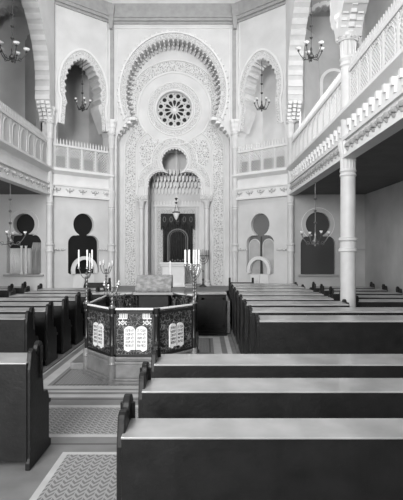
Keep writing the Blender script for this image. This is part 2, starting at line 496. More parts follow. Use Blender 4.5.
def cornice(F, x0, x1, num, deep, dark=False):
    """gallery front: frieze with vine bunches, plain band or brackets, ledge"""
    mb = MB()
    lbox(mb, x0, x1, 3.76, 3.82, -.1, .13); lbox(mb, x0, x1, 3.82, 4.12, -.1, .07); lbox(mb, x0, x1, 4.10, 4.16, -.1, .12)
    lbox(mb, x0, x1, 4.16, 4.50, -.1, .04)
    mb.add([(x0, 4.46, .04), (x1, 4.46, .04), (x1, 4.56, .2), (x0, 4.56, .2), (x0, 4.62, .2), (x1, 4.62, .2), (x1, 4.62, -.1), (x0, 4.62, -.1), (x0, 4.46, -.1), (x1, 4.46, -.1)],
           [(0, 1, 2, 3), (3, 2, 5, 4), (4, 5, 6, 7), (7, 6, 9, 8), (8, 9, 1, 0), (0, 3, 4, 7, 8), (1, 9, 6, 5, 2)])
    struct(mb.build('trim_%d' % num, M['stucco'], frame=F))
    mb = MB(); sp = .27 if dark else .42; n = int((x1-x0)/sp)
    for i in range(n):
        x = x0+(i+.5)*(x1-x0)/n
        for dx, dy, r in ((-.07, .0, .045), (.07, .0, .045), (0, .02, .055), (-.12, .03, .03), (.12, .03, .03), (0, -.06, .035)):
            mb.sphere((x+dx, 3.97+dy, .08), r, 6, 4)
    struct(mb.build('trim_%d' % (num+1), M['frieze'] if dark else M['carved'], frame=F, smooth=True))
    if dark:
        mb = MB(); n = int((x1-x0)/.30)
        for i in range(n):
            x = x0+(i+.5)*(x1-x0)/n
            lbox(mb, x-.035, x+.035, 4.34, 4.46, .02, .11); lbox(mb, x-.035, x+.035, 4.24, 4.34, .02, .07)
        struct(mb.build('trim_%d' % (num+2), M['stucco'], frame=F))
cornice(F_left, .02, L_-.02, 30, False); cornice(F_right, .02, L_-.02, 33, False)
cornice(F_gl, 0, 11.7, 36, True); cornice(F_gr, 0, 11.7, 39, True, True)

def shifted(F, x, z=0): return F @ Matrix.Translation((x, 0, z))
for F, nm, x0, ln, side in ((F_left, 'gallery_railing', .14, L_-.28, 'in the angled arch left of the apse'), (F_right, 'gallery_railing', .14, L_-.28, 'in the angled arch right of the apse')):
    r = thing('gallery_railing', 'short white lattice gallery railing '+side, 'railing', frame=shifted(F, x0, 0), group='gallery railings')
    railing_parts(r, ln, gap=.095)
    if 'right' in side or True:
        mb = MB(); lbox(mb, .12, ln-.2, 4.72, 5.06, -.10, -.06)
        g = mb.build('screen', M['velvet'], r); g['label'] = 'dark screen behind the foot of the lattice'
for F, x0, ln, lab in ((F_gr, .12, 5.6, 'long white lattice railing of the bright right gallery, beyond the big column'),
                       (F_gr, 6.02, 5.6, 'white lattice railing of the right gallery, nearer than the big column'),
                       (F_gl, 6.02, 5.6, 'grey white lattice railing of the dark left gallery, far bay'),
                       (F_gl, .12, 5.6, 'white lattice railing of the left gallery, near bay at the picture edge')):
    r = thing('gallery_railing', lab, 'railing', frame=shifted(F, x0, 0), group='gallery railings')
    railing_parts(r, ln)

# gallery floors
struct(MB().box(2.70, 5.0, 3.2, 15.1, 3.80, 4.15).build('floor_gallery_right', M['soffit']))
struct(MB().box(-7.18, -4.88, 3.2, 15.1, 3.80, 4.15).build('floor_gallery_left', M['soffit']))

# ------------------------------------------------------------------ nave arcades
def arcade(F, side, num):
    # two bays in local x: 0..5.87..11.74
    def arch(xc):
        pts = [(xc+2.80, 6.05), (xc+2.74, 6.22), (xc+2.64, 6.38), (xc+2.50, 6.52), (xc+2.44, 6.62), (xc+2.44, 6.75), (xc+2.44, 6.88), (xc+2.44, 7.0)]
        for i in range(49):
            a = PI*i/48; pts.append((xc+2.45*math.cos(a), 7.2+2.12*math.sin(a)*(1+.05*max(0, math.sin(a))**4)))
        pts += [(2*xc-p[0], p[1]) for p in pts[7::-1]]
        return pts
    a1, a2 = arch(2.935), arch(8.805)
    outer = [(11.74, 6.05), (11.74, TOP), (0, TOP), (0, 6.05)]+a1[::-1]+a2[::-1]
    struct(poly('wall_arcade_'+side, outer, [], .42, M['plaster'], .2, frame=F))
    for k, a in enumerate((a1, a2)):
        struct(lining('trim_%d' % (num+k), a[2:-2], .21, -.23, frame=F, step=.03, group=1))
    # corbels (stepped honeycomb brackets) where the arches meet the columns
    mb = MB()
    for xc in (0.1, 5.87, 11.64):
        for sgn in (-1, 1):
            if xc < 1 and sgn < 0: continue
            if xc > 11 and sgn > 0: continue
            for t in range(5):
                z0 = 6.08+t*.10; w = .13+.07*t
                for q in range(3):
                    y0 = -.2+q*.14
                    x_a = xc+sgn*.02; x_b = xc+sgn*(w+.04*(q % 2))
                    lbox(mb, min(x_a, x_b), max(x_a, x_b), z0, z0+.09, y0+.01, y0+.11)
    struct(mb.build('trim_%d' % (num+2), M['stucco'], frame=F))
arcade(F_gl, 'left', 50); arcade(F_gr, 'right', 54)

struct(MB().box(-5.1, -4.7, -4.2, 3.26, 0, TOP).build('wall_nave_left', M['plaster']))
struct(MB().box(2.52, 2.92, -4.2, 3.26, 0, TOP).build('wall_nave_right', M['plaster']))
# end walls of the side aisles and of the galleries above them (plane Y = 15)
def end_wall(x0, x1, kx, kr, side, num, glass, outer_low):
    F = wallframe((x0, 15.0, 0), (1, 0)); w = x1-x0
    kh = keyhole(kx-x0, 2.87, kr, .54, 1.30)
    cx = w/2
    ar = [(cx+.93, 4.16), (cx+.93, 8.2)]
    for i in range(14):
        for q in range(3):
            a = PI*(i+q/3)/14; rr = 1+.05*math.sin(PI*q/3)
            ar.append((cx+.93*rr*math.cos(a), 8.25+1.4*rr*math.sin(a)*(1-.0*abs(math.cos(a)))))
    ar += [(cx-.93, 8.2), (cx-.93, 4.16)]
    struct(poly('wall_end_'+side, [(0, 0), (w, 0), (w, TOP), (0, TOP)], [kh, ar], .3, M[outer_low], 0, frame=F))
    struct(strip('trim_%d' % num, [(p[0], p[1]) for p in ar[2:-2]], .03, .14, 0, M['stucco'], frame=F, h=.03))
    ks = [(kx-x0+(kr+.13)*math.cos(R(-50)+R(280)*i/40), 2.87+(kr+.13)*math.sin(R(-50)+R(280)*i/40)) for i in range(41)]
    struct(moulding('trim_%d' % (num+1), ks, .012, .004, M['stucco'], frame=F))
    mb = MB(); lbox(mb, kx-x0-.62, kx-x0+.62, 1.24, 1.30, -.05, .08)
    struct(mb.build('trim_%d' % (num+2), M['wood_edge'], frame=F))
    # recess behind the gallery arch
    mb = MB(); lbox(mb, cx-1.1, cx+1.1, 4.0, 9.9, -1.0, -.9); lbox(mb, cx-1.1, cx+1.1, 4.0, 4.15, -.9, -.3); lbox(mb, cx-1.1, cx+1.1, 9.8, 9.9, -.9, -.3)
    lbox(mb, cx-1.15, cx-1.0, 4.15, 9.8, -.9, -.3); lbox(mb, cx+1.0, cx+1.15, 4.15, 9.8, -.9, -.3)
    struct(mb.build('wall_recess_'+side, M[outer_low], frame=F))
    return F
FE_L = end_wall(-7.18, -4.85, -5.66, .335, 'left', 60, 'glass', 'plaster')
FE_R = end_wall(2.67, 5.0, 3.53, .38, 'right', 64, 'glass', 'plaster_shaded')  # shade under the right gallery put into the wall colour

# gallery end window, right: tall arched light
def arched(cx, hw, zb, zs, n=12):
    return [(cx-hw, zb), (cx+hw, zb)]+[(cx+hw*math.cos(PI*i/n), zs+hw*math.sin(PI*i/n)) for i in range(n+1)]
o = thing('gallery_window', 'tall white round headed window at the end of the bright right gallery', 'window', frame=wallframe((4.25, 15.9, 0), (1, 0)))
poly('pane', arched(0, .36, 4.9, 7.6), [], .03, M['glass_pale'], .03, o)
poly('frame', arched(0, .46, 4.8, 7.6), [arched(0, .36, 4.9, 7.6)], .08, M['stucco'], .08, o)

# glazing of the keyholes
def keyhole_window(n, F, c, cz, r, hw, zb, mat, label, mull=None, depth=-.12):
    o = thing('window_%d' % n, None, None, frame=F); o['kind'] = 'structure'
    poly('pane', keyhole(c, cz, r+.02, hw+.02, zb), [], .03, mat, depth, o)
    if mull:
        mb = MB()
        mb.tube([(c, zb, depth+.06), (c, cz-r*1.05, depth+.06)], .035, 8)
        mb.lathe([(.06, 0), (.03, .1), (.03, .2)], (0, 0, 0), 6) if False else None
        mb.build('mullion', M['bronze'], o)
        hh = hw*.5
        for s in (-1, 1):
            out = arched(c+s*hh, hh-.05, zb, cz-r*1.75-.05)
            poly('light', out, [], .02, M['glass_pale'], depth+.02, o)
            moulding('light_rim', out, .014, depth+.03, M['stucco'], o, closed=True)
    return o
keyhole_window(1, F_left, cL, 2.9, .37, .55, 1.28, M['glass'], '')
keyhole_window(2, F_right, cR, 2.9, .37, .55, 1.28, M['glass_grey'], '', mull=True)
keyhole_window(3, FE_L, -5.66+7.18, 2.87, .335, .54, 1.30, M['glass'], '', depth=-.27)
keyhole_window(4, FE_R, 3.53-2.67, 2.87, .38, .54, 1.30, M['glass_dim'], '', depth=-.12)
# pale disc of the right angled window
poly('window_5', star((cR, 2.9), [C_(cR, 2.9, .30)], 30), [], .02, M['glass_pale'], -.2, frame=F_right)['kind'] = 'structure'

# low doors with horseshoe hoods set below the keyholes of the angled walls
for n, (F, c, side) in enumerate(((F_left, cL, 'left'), (F_right, cR, 'right')), 1):
    d = thing('door_%d' % n, None, None, frame=F); d['kind'] = 'structure'
    out = [(c+.46*math.cos(a), 1.40+.46*math.sin(a)) for a in [R(-16)+R(212)*i/24 for i in range(25)]]
    inn = [(c+.35*math.cos(a), 1.40+.35*math.sin(a)) for a in [R(-16)+R(212)*i/24 for i in range(25)]]
    poly('hood', out+inn[::-1], [], .10, M['stucco'], .10, d)
    mb = MB()
    for s in (-1, 1):
        lbox(mb, c+min(s*.01, s*.36), c+max(s*.01, s*.36), .02, 1.24, 0, .035)
        for z0, z1 in ((.1, .6), (.68, 1.15)): lbox(mb, c+min(s*.06, s*.31), c+max(s*.06, s*.31), z0, z1, .03, .05)
    mb.build('leaf', M['stucco'], d)

# curtain inside the left aisle window
mb = MB(); n = 26; vs = []
for i in range(n+1):
    x = -5.50+.36*i/n; y = 15.14+.025*math.sin(i*1.9)
    for z in (1.31, 1.6, 2.0, 2.30): vs.append((x+(z-1.6)*.10*(1 if z > 2 else 0), y, z))
mb.add(vs, [(i*4+j, i*4+4+j, i*4+5+j, i*4+1+j) for i in range(n) for j in range(3)])
o = mb.build('window_curtain', M['drape'], smooth=True); so = o.modifiers.new('thick', 'SOLIDIFY'); so.thickness = .01
tag(o, 'grey gathered curtain hanging in the right half of the left aisle window', 'curtain')
mb = MB(); n = 30; vs = []
for i in range(n+1):
    x = -6.19+.68*i/n; y = 15.20+.012*math.sin(i*2.3)
    for z in (1.31, 1.7, 2.12): vs.append((x, y, z))
mb.add(vs, [(i*3+j, i*3+3+j, i*3+4+j, i*3+1+j) for i in range(n) for j in range(2)])
o = mb.build('window_curtain', M['stucco'], smooth=True); so = o.modifiers.new('thick', 'SOLIDIFY'); so.thickness = .006
tag(o, 'white half-height curtain behind the small columns of the left aisle window', 'curtain')
mb = MB()
for x in (-5.78, -5.64):
    mb.lathe([(.05, 0), (.05, .05), (.035, .07), (.035, .85), (.05, .9)], (x, 15.12, 1.30), 10)
o = mb.build('trim_70', M['stucco']); struct(o)

# ------------------------------------------------------------------ apse wall with the great horseshoe arch
def great(off=0.0):
    zc, rx, rz = 7.5, 1.63+off, 1.83+off
    pts = [(1.95+off*.3, 0), (1.95+off*.3, 5.9), (1.88+off*.3, 6.10), (1.70+off*.4, 6.35), (1.54+off*.6, 6.55)]
    a0 = math.asin((6.68-7.5)/1.83)
    for i in range(81):
        a = a0+(PI-2*a0)*i/80
        pts.append((rx*math.cos(a), zc+rz*math.sin(a)))
    return pts+[(-p[0], p[1]) for p in pts[4::-1]]
G = great()
outer = [(2.11, 0), (2.11, TOP), (-2.11, TOP), (-2.11, 0)]
struct(poly('wall_apse', outer+G[::-1], [], .55, M['plaster'], 0, frame=F_apse))
arcG = great(0)[5:-5]
struct(strip('trim_80', great(.22)[5:-5], -.03, .03, 0, M['stucco'], frame=F_apse, h=.05))
struct(strip('trim_81', arcG, .02, .18, 0, M['carved_fine'], frame=F_apse, h=.02))
# scalloped outer edge
mb = MB(); sc = great(.27)[5:-5]
for i, p in enumerate(sc):
    if i % 2 == 0: mb.sphere((p[0], p[1], .02), .045, 6, 4)
struct(mb.build('trim_82', M['stucco'], frame=F_apse, smooth=True))
# honeycomb teeth under the arch
mb = MB()
for i in range(2, len(arcG)-2, 2):
    p = arcG[i]; a = math.atan2(p[1]-7.5, p[0]); d = .07 if 10 < i < 60 else .04
    for (dd, za, zb) in ((d, -.02, -.18), (d+.05, -.20, -.36), (d+.10, -.38, -.54)):
        ux, uy = math.cos(a), math.sin(a); tx, ty = -uy, ux; w = .033
        q = [(p[0]+tx*w+ux*.02, p[1]+ty*w+uy*.02), (p[0]-tx*w+ux*.02, p[1]-ty*w+uy*.02), (p[0]-tx*w*.6-ux*dd, p[1]-ty*w*.6-uy*dd), (p[0]+tx*w*.6-ux*dd, p[1]+ty*w*.6-uy*dd)]
        mb.prism(q, 'z', zb, za)
struct(mb.build('trim_83', M['stripe_a'], frame=F_apse))
# pendentive brackets from the neck of the arch to the flanking columns
mb = MB()
for s in (-1, 1):
    for t in range(6):
        z0 = 5.95+t*.12; hw = 1.96-.075*t-.01*t*t
        for q in range(3):
            y0 = -.5+q*.17; a, b = s*(hw-.03-.03*(q % 2)), s*2.09
            lbox(mb, min(a, b), max(a, b), z0, z0+.10, y0, y0+.14)
struct(mb.build('trim_84', M['stucco'], frame=F_apse))
# cornice and panel frame
mb = MB()
lbox(mb, -2.11, 2.11, 9.82, 9.9, 0, .05); lbox(mb, -2.11, 2.11, 9.9, 10.0, 0, .12); lbox(mb, -2.11, 2.11, 10.0, 10.05, 0, .16); lbox(mb, -2.11, 2.11, 10.05, 10.5, 0, .09)
struct(mb.build('trim_85', M['cornice'], frame=F_apse))
mb = MB()
for x in (-2.0, 2.0, -1.93, 1.93): lbox(mb, x-.012, x+.012, 6.5, 9.7, 0, .025)
lbox(mb, -2.0, 2.0, 9.68, 9.705, 0, .025)
struct(mb.build('trim_86', M['stucco'], frame=F_apse))
mb = MB()
for s in (-1, 1):
    lbox(mb, s*2.11-.07, s*2.11+.07, 6.5, 9.75, -.02, .07)
    mb.lathe([(.02, 0), (.06, .12), (.10, .2), (.16, .5)], (0, 0, 0), 4) if False else None
    mb.prism([(s*2.11-.05, 9.6), (s*2.11+.05, 9.6), (s*2.11+.13, 10.4), (s*2.11-.13, 10.4)], 'z', 0, .22)
struct(mb.build('trim_87', M['cornice'], frame=F_apse))

# recessed wall with the rose and the three-lobed arch of the ark
ZR = 7.08
def trefoil(off=0.0, n=150, teeth_=False, raw=False):
    sh = [C_(0, 5.23, .45+off), C_(-.48, 4.40, .46+off), C_(.48, 4.40, .46+off), B_(-.5, .5, 4.0, 4.8)]
    pts = star((0, 4.55), sh, n, R(-20), R(200), closed=False)
    if teeth_:
        pts = [(p[0]*(1-(.035 if i % 4 in (0, 1) else 0)), 4.55+(p[1]-4.55)*(1-(.035 if i % 4 in (0, 1) else 0))) for i, p in enumerate(pts)]
    return [p for p in pts if p[1] > 4.30] if not raw else pts
tf = trefoil(0, 150, True)
hole = [(.94, .8), (.94, 4.25)]+tf+[(-.94, 4.25), (-.94, .8)]
rosehole = [(.62*math.cos(2*PI*i/64), ZR+.62*math.sin(2*PI*i/64)) for i in range(64)]
struct(poly('wall_ark', [(2.2, 0), (2.2, TOP), (-2.2, TOP), (-2.2, 0)], [hole, rosehole], .25, M['plaster'], 0, frame=F_rose))
def circ(r, n=64, cz=ZR): return [(r*math.cos(2*PI*i/n), cz+r*math.sin(2*PI*i/n)) for i in range(n)]
for k, (r, t) in enumerate(((.66, .03), (.74, .014), (.94, .024), (1.28, .02))):
    struct(moulding('trim_%d' % (90+k), circ(r), t, .015, M['stucco'], frame=F_rose, closed=True))
struct(strip('trim_94', circ(.76), .0, .16, 0, M['carved_fine'], frame=F_rose, h=.012, closed=True))
struct(strip('trim_95', circ(.97), .0, .28, 0, M['plaster'], frame=F_rose, h=.008, closed=True))
def khband(off, n=160, raw=False):
    sh = [C_(0, ZR, 1.31+off), C_(-.73-off*.0, 5.55, .62+off, .72+off), C_(.73+off*.0, 5.55, .62+off, .72+off), B_(-.8, .8, 5.2, 6.4)]
    p = star((0, 6.15), sh, n, R(-38), R(218), closed=False)
    if raw: return p
    p = [q for q in p if q[1] > 5.45]
    return [(1.35+off, .82)]+p+[(-1.35-off, .82)]
struct(moulding('trim_96', khband(0), .022, .015, M['stucco'], frame=F_rose))
struct(moulding('trim_97', khband(.42), .026, .015, M['stucco'], frame=F_rose))
_a, _b = khband(.04, raw=True), khband(.38, raw=True)
_k = [i for i in range(len(_a)) if _a[i][1] > 5.45 and _b[i][1] > 5.45]
_a = [(1.39, .82), (1.39, 5.2)]+[_a[i] for i in _k]+[(-1.39, 5.2), (-1.39, .82)]; _b = [(1.73, .82), (1.73, 5.2)]+[_b[i] for i in _k]+[(-1.73, 5.2), (-1.73, .82)]
struct(band('trim_98', _a, _b, 0, M['carved'], frame=F_rose))
# trefoil mouldings
for k, (off, t) in enumerate(((.05, .022), (.13, .014), (.36, .022))):
    struct(moulding('trim_%d' % (100+k), [(.96+off, 4.02)]+trefoil(off)+[(-.96-off, 4.02)], t, .015, M['stucco'], frame=F_rose))
struct(band('trim_103', trefoil(.15, raw=True)[6:-6], trefoil(.34, raw=True)[6:-6], 0, M['carved_fine'], frame=F_rose))
# spandrel panels either side of the top lobe
for k, s in enumerate((-1, 1)):
    pts = [(s*.55, 5.98), (s*.80, 6.05), (s*1.12, 5.95), (s*1.25, 5.6), (s*1.22, 5.15), (s*1.05, 5.0), (s*.85, 5.15), (s*.74, 5.5), (s*.62, 5.72)]
    if s < 0: pts = pts[::-1]
    struct(poly('trim_%d' % (104+k), pts, [], .02, M['carved'], .02, frame=F_rose))
# little boss between the rose and the trefoil
mb = MB(); mb.tube([(.09*math.cos(2*PI*i/20), 6.02+.09*math.sin(2*PI*i/20), .02) for i in range(20)], .018, 6, True)
struct(mb.build('trim_106', M['stucco'], frame=F_rose, smooth=True))
# leaf rosettes round the great arch field
mb = MB()
for i in range(19):
    a = R(-20)+R(220)*i/18; r = 1.50
    for q in range(5):
        b = 2*PI*q/5+a; mb.sphere((r*math.cos(a)+.055*math.cos(b), ZR+r*math.sin(a)+.075*math.sin(b), .015), .03, 6, 4)
struct(mb.build('trim_107', M['stucco'], frame=F_rose, smooth=True))
# impost blocks and dado
mb = MB()
for s in (-1, 1):
    a, b = s*.93, s*1.34
    lbox(mb, min(a, b), max(a, b), 3.86, 4.02, -.1, .16); lbox(mb, min(a, b), max(a, b), 3.78, 3.86, -.1, .10)
struct(mb.build('trim_108', M['carved_fine'], frame=F_rose))

# rose window
rose = thing('rose_window', 'round rose window of dark glass with twelve petals high above the ark', 'window', frame=F_rose @ Matrix.Translation((0, ZR, -.12)))
holes = []
for k in range(12):
    a = 2*PI*k/12
    pet = []
    for q in range(14):
        t = 2*PI*q/14; lx = .245+.115*math.cos(t); ly = (.046+.026*math.cos(t))*math.sin(t)*1.1
        pet.append((lx*math.cos(a)-ly*math.sin(a), lx*math.sin(a)+ly*math.cos(a)))
    holes.append(pet)
    a2 = a+PI/12
    holes.append([(.505*math.cos(a2)+.078*math.cos(2*PI*q/10), .505*math.sin(a2)+.078*math.sin(2*PI*q/10)) for q in range(10)])
    holes.append([(.405*math.cos(a)+.022*math.cos(2*PI*q/8), .405*math.sin(a)+.022*math.sin(2*PI*q/8)) for q in range(8)])
    holes.append([(.575*math.cos(a)+.024*math.cos(2*PI*q/8), .575*math.sin(a)+.024*math.sin(2*PI*q/8)) for q in range(8)])
poly('tracery', [(.625*math.cos(2*PI*i/64), .625*math.sin(2*PI*i/64)) for i in range(64)], holes, .05, M['stripe_b'], 0, rose)
MB().lathe([(.001, .03), (.05, .02), (.07, 0)], (0, 0, 0), 12).build('boss', M['stucco'], rose)
poly('pane', [(.625*math.cos(2*PI*i/48), .625*math.sin(2*PI*i/48)) for i in range(48)], [], .02, M['glass'], -.06, rose)

# niche behind the three-lobed arch
mb = MB()
lbox(mb, -1.6, 1.6, .8, 6.2, 0, -.15)
lbox(mb, -1.12, -1.0, .8, 5.9, 0, 1.0); lbox(mb, 1.0, 1.12, .8, 5.9, 0, 1.0)
lbox(mb, -1.1, 1.1, 5.75, 5.9, 0, 1.0)
struct(mb.build('wall_niche', M['plaster'], frame=F_niche))
mb = MB()
for t in range(4):
    z0 = 4.20+t*.22; n = 15-t; hw = .98-t*.05; y1 = .06+.12*t
    for i in range(n):
        x = -hw+2*hw*(i+.5)/n; w = hw/n*.84
        mb.prism([(x-w, z0+.22), (x+w, z0+.22), (x+w*.9, z0+.08), (x, z0-.03), (x-w*.9, z0+.08)], 'z', 0.01, y1)
struct(mb.build('trim_110', M['stucco'], frame=F_niche))
mb = MB()
for x, w in ((-.92, .05), (-.78, .02), (.78, .02), (.92, .05)): lbox(mb, x-w, x+w, .82, 3.75, 0, .05)
lbox(mb, -.97, .97, 3.72, 3.80, 0, .07)
for i in range(17):
    x = -.92+1.84*i/16; mb.prism([(x-.045, 3.80), (x+.045, 3.80), (x+.045, 3.88), (x, 3.96), (x-.045, 3.88)], 'z', 0, .05)
struct(mb.build('trim_111', M['stucco'], frame=F_niche))
mb = MB(); lbox(mb, -.72, .72, .82, 3.62, 0, .02)
struct(mb.build('trim_112', M['carved_fine'], frame=F_niche))

# ark colonettes
def colonette(x, side):
    c = thing('ark_colonette', 'slender white colonette carrying the %s foot of the ark arch' % side, 'column', (AX+x, 16.88, .8), group='ark colonettes')
    MB().lathe([(.14, 0), (.14, .08), (.11, .12), (.12, .18), (.09, .22)], (0, 0, 0), 16).build('base', M['column'], c, smooth=True)
    MB().lathe([(.09, .22), (.088, 2.72)], (0, 0, 0), 16).build('shaft', M['column'], c, smooth=True)
    MB().lathe([(.088, 2.72), (.11, 2.74), (.09, 2.78), (.12, 2.90), (.15, 2.98)], (0, 0, 0), 16).build('capital', M['column'], c, smooth=True)
colonette(-1.15, 'left'); colonette(1.15, 'right')

# ark curtain
cur = thing('ark_curtain', 'dark velvet curtain with embroidered arch hanging in front of the ark', 'curtain', (AX+.06, 18.18, 1.55))
mb = MB(); n = 60; vs = []
for i in range(n+1):
    x = -.56+1.12*i/n; y = .02*math.sin(i*1.3)
    for z in (.0, .9, 1.5, 1.86): vs.append((x, y, z))
mb.add(vs, [(i*4+j, i*4+4+j, i*4+5+j, i*4+1+j) for i in range(n) for j in range(3)])
o = mb.build('curtain_panel', M['velvet'], cur, smooth=True); q = o.modifiers.new('t', 'SOLIDIFY'); q.thickness = .01
val = [(-.64, 1.90), (-.64, 1.28)]
for i in range(6):
    x0 = -.64+1.28*i/6
    for q in range(1, 6): val.append((x0+1.28/6*q/6, 1.28+.42*min(1, max(0, 1-abs((i+q/6)-3)/1.0))*0+.17-.17*abs(math.cos(PI*q/6))+(.16 if 1 <= i <= 4 else 0)))
val += [(.64, 1.28), (.64, 1.90)]
MBv = MB(); MBv.prism(val[::-1], 'y', -.07, -.04); v = MBv.build('valance', M['velvet'], cur)
mb = MB()
for s, e in ((.37, .03), (.30, .012)):
    pts = [(-s, -.035, .1), (-s, -.035, .95)]+[(s*math.cos(PI-PI*i/12), -.035, .98+s*.9*math.sin(PI*i/12)) for i in range(13)]+[(s, -.035, .95), (s, -.035, .1)]
    mb.tube(pts, e, 5)
for k in range(5): mb.tube([(-.5+.25*k+.05*math.cos(2*PI*i/10), -.075, 1.68+.1*math.sin(2*PI*i/10)) for i in range(10)], .012, 5, True)
for k in range(7): mb.sphere((-.3+.1*k, -.03, .12+.03*(k % 2)), .035, 6, 4)
mb.build('embroidery', M['thread'], cur)

# platform in front of the ark
struct(poly('floor_platform', [(-2.79, 11.75), (.61, 11.75), (.61, 14.6), (.99, 15.9), (.99, 16.45), (.85, 18.15), (-3.0, 18.15), (-3.17, 16.45), (-3.17, 15.9), (-2.79, 14.6)], [], .78, M['deck'], .8))

# barrier closing the platform towards the nave
b = thing('platform_barrier', 'long dark wooden barrier closing the ark platform behind the reading stage', 'barrier', (AX, 11.6, 0))
MB().box(-1.6, 1.6, -.05, .05, .12, .98).build('panel', M['wood'], b, bevel=.008)
MB().box(-1.61, 1.61, -.12, .22, .98, 1.02).build('top_board', M['board'], b, bevel=.008)
MB().box(-1.61, 1.61, -.16, .05, 0, .06).box(-1.6, 1.6, -.11, .05, .06, .12).build('plinth', M['wood'], b, bevel=.006)
mb = MB()
for i in range(6):
    x = -1.3+i*.52
    mb.box(x-.26, x+.26, -.062, -.045, .2, .25).box(x-.26, x+.26, -.062, -.045, .85, .90).box(x-.26, x-.22, -.062, -.045, .2, .9).box(x+.22, x+.26, -.062, -.045, .2, .9)
mb.build('panel_moulding', M['wood'], b)

# ------------------------------------------------------------------ columns
def column(name, label, x, y, r, ztop=6.10, z0=0):
    c = thing(name, label, 'column', (x, y, 0), group='gallery columns')
    MB().lathe([(r*1.4, z0), (r*1.4, .12), (r*1.2, .16), (r*1.3, .22), (r*1.12, .28)], n=24).build('base', M['column'], c, smooth=True)
    MB().lathe([(r*1.1, .26), (r, .6), (r, 2.02)], n=24).build('lower_shaft', M['column'], c, smooth=True)
    MB().lathe([(r, 2.0), (r*1.25, 2.01), (r*1.25, 2.05), (r*1.05, 2.08), (r*1.05, 2.2), (r*1.25, 2.22), (r*1.25, 2.26), (r, 2.28)], n=24).build('ring', M['column'], c, smooth=True)
    MB().lathe([(r, 2.26), (r*.97, 3.42), (r*1.12, 3.45), (r*.97, 3.5), (r*1.12, 3.53), (r, 3.57)], n=24).build('middle_shaft', M['column'], c, smooth=True)
    MB().lathe([(r, 3.57), (r*1.05, 3.85), (r*1.3, 4.0), (r*1.35, 4.08)], n=32, flute=.09).build('fluted_collar', M['column'], c)
    MB().lathe([(r*.95, 4.06), (r*.93, 5.50), (r*1.12, 5.53), (r*.95, 5.6), (r*1.12, 5.66), (r, 5.70)], n=24).build('upper_shaft', M['column'], c, smooth=True)
    MB().lathe([(r, 5.70), (r*1.08, 5.98)], n=32, flute=.09).build('fluted_neck', M['column'], c)
    mb = MB(); mb.lathe([(r*1.25, 5.98), (r*1.4, 6.03), (r*1.25, 6.07), (r*1.35, 6.12)], n=24)
    for k in range(12):
        a = 2*PI*k/12; mb.sphere((r*1.38*math.cos(a), r*1.38*math.sin(a), 6.03), r*.2, 6, 4)
    mb.build('capital', M['column'], c, smooth=True)
    mb = MB()
    mb.lathe([(r*1.2, 6.10), (r*1.25, 6.2), (r*1.55, 6.26), (r*1.55, 6.36), (r*1.85, 6.42), (r*1.85, 6.5)], n=16, flute=.12)
    mb.build('springer', M['stucco'], c)
    return c
column('column', 'big pale gallery column on the right rising from the pews', 2.72, 9.13, .142)
column('column', 'slim corner column right of the right angled wall', 2.66, 14.90, .10)
column('column', 'slim corner column left of the left angled wall', -4.83, 14.90, .10)
column('column', 'slim column at the left edge of the apse arch', AX-2.11, 16.40, .10)
column('column', 'slim column at the right edge of the apse arch', AX+2.11, 16.40, .10)
column('column', 'pale gallery column of the left arcade outside the picture edge', -4.9, 9.13, .142)

# string ornaments on the walls at ring height
mb = MB()
for F, xs in ((F_left, (.28, .45, L_-.3, L_-.45)), (F_right, (.28, .45, L_-.3, L_-.45))):
    for x in xs:
        p = F @ Vector((x, 2.08, .02)); mb.sphere(p, .05, 6, 4); p = F @ Vector((x+.08, 2.08, .02)); mb.sphere(p, .035, 6, 4); p = F @ Vector((x-.08, 2.08, .02)); mb.sphere(p, .035, 6, 4)
struct(mb.build('trim_113', M['carved'], smooth=True))
struct(MB().box(4.2, 5.0, 14.96, 15.0, 2.05, 2.10).build('trim_114', M['cornice']))

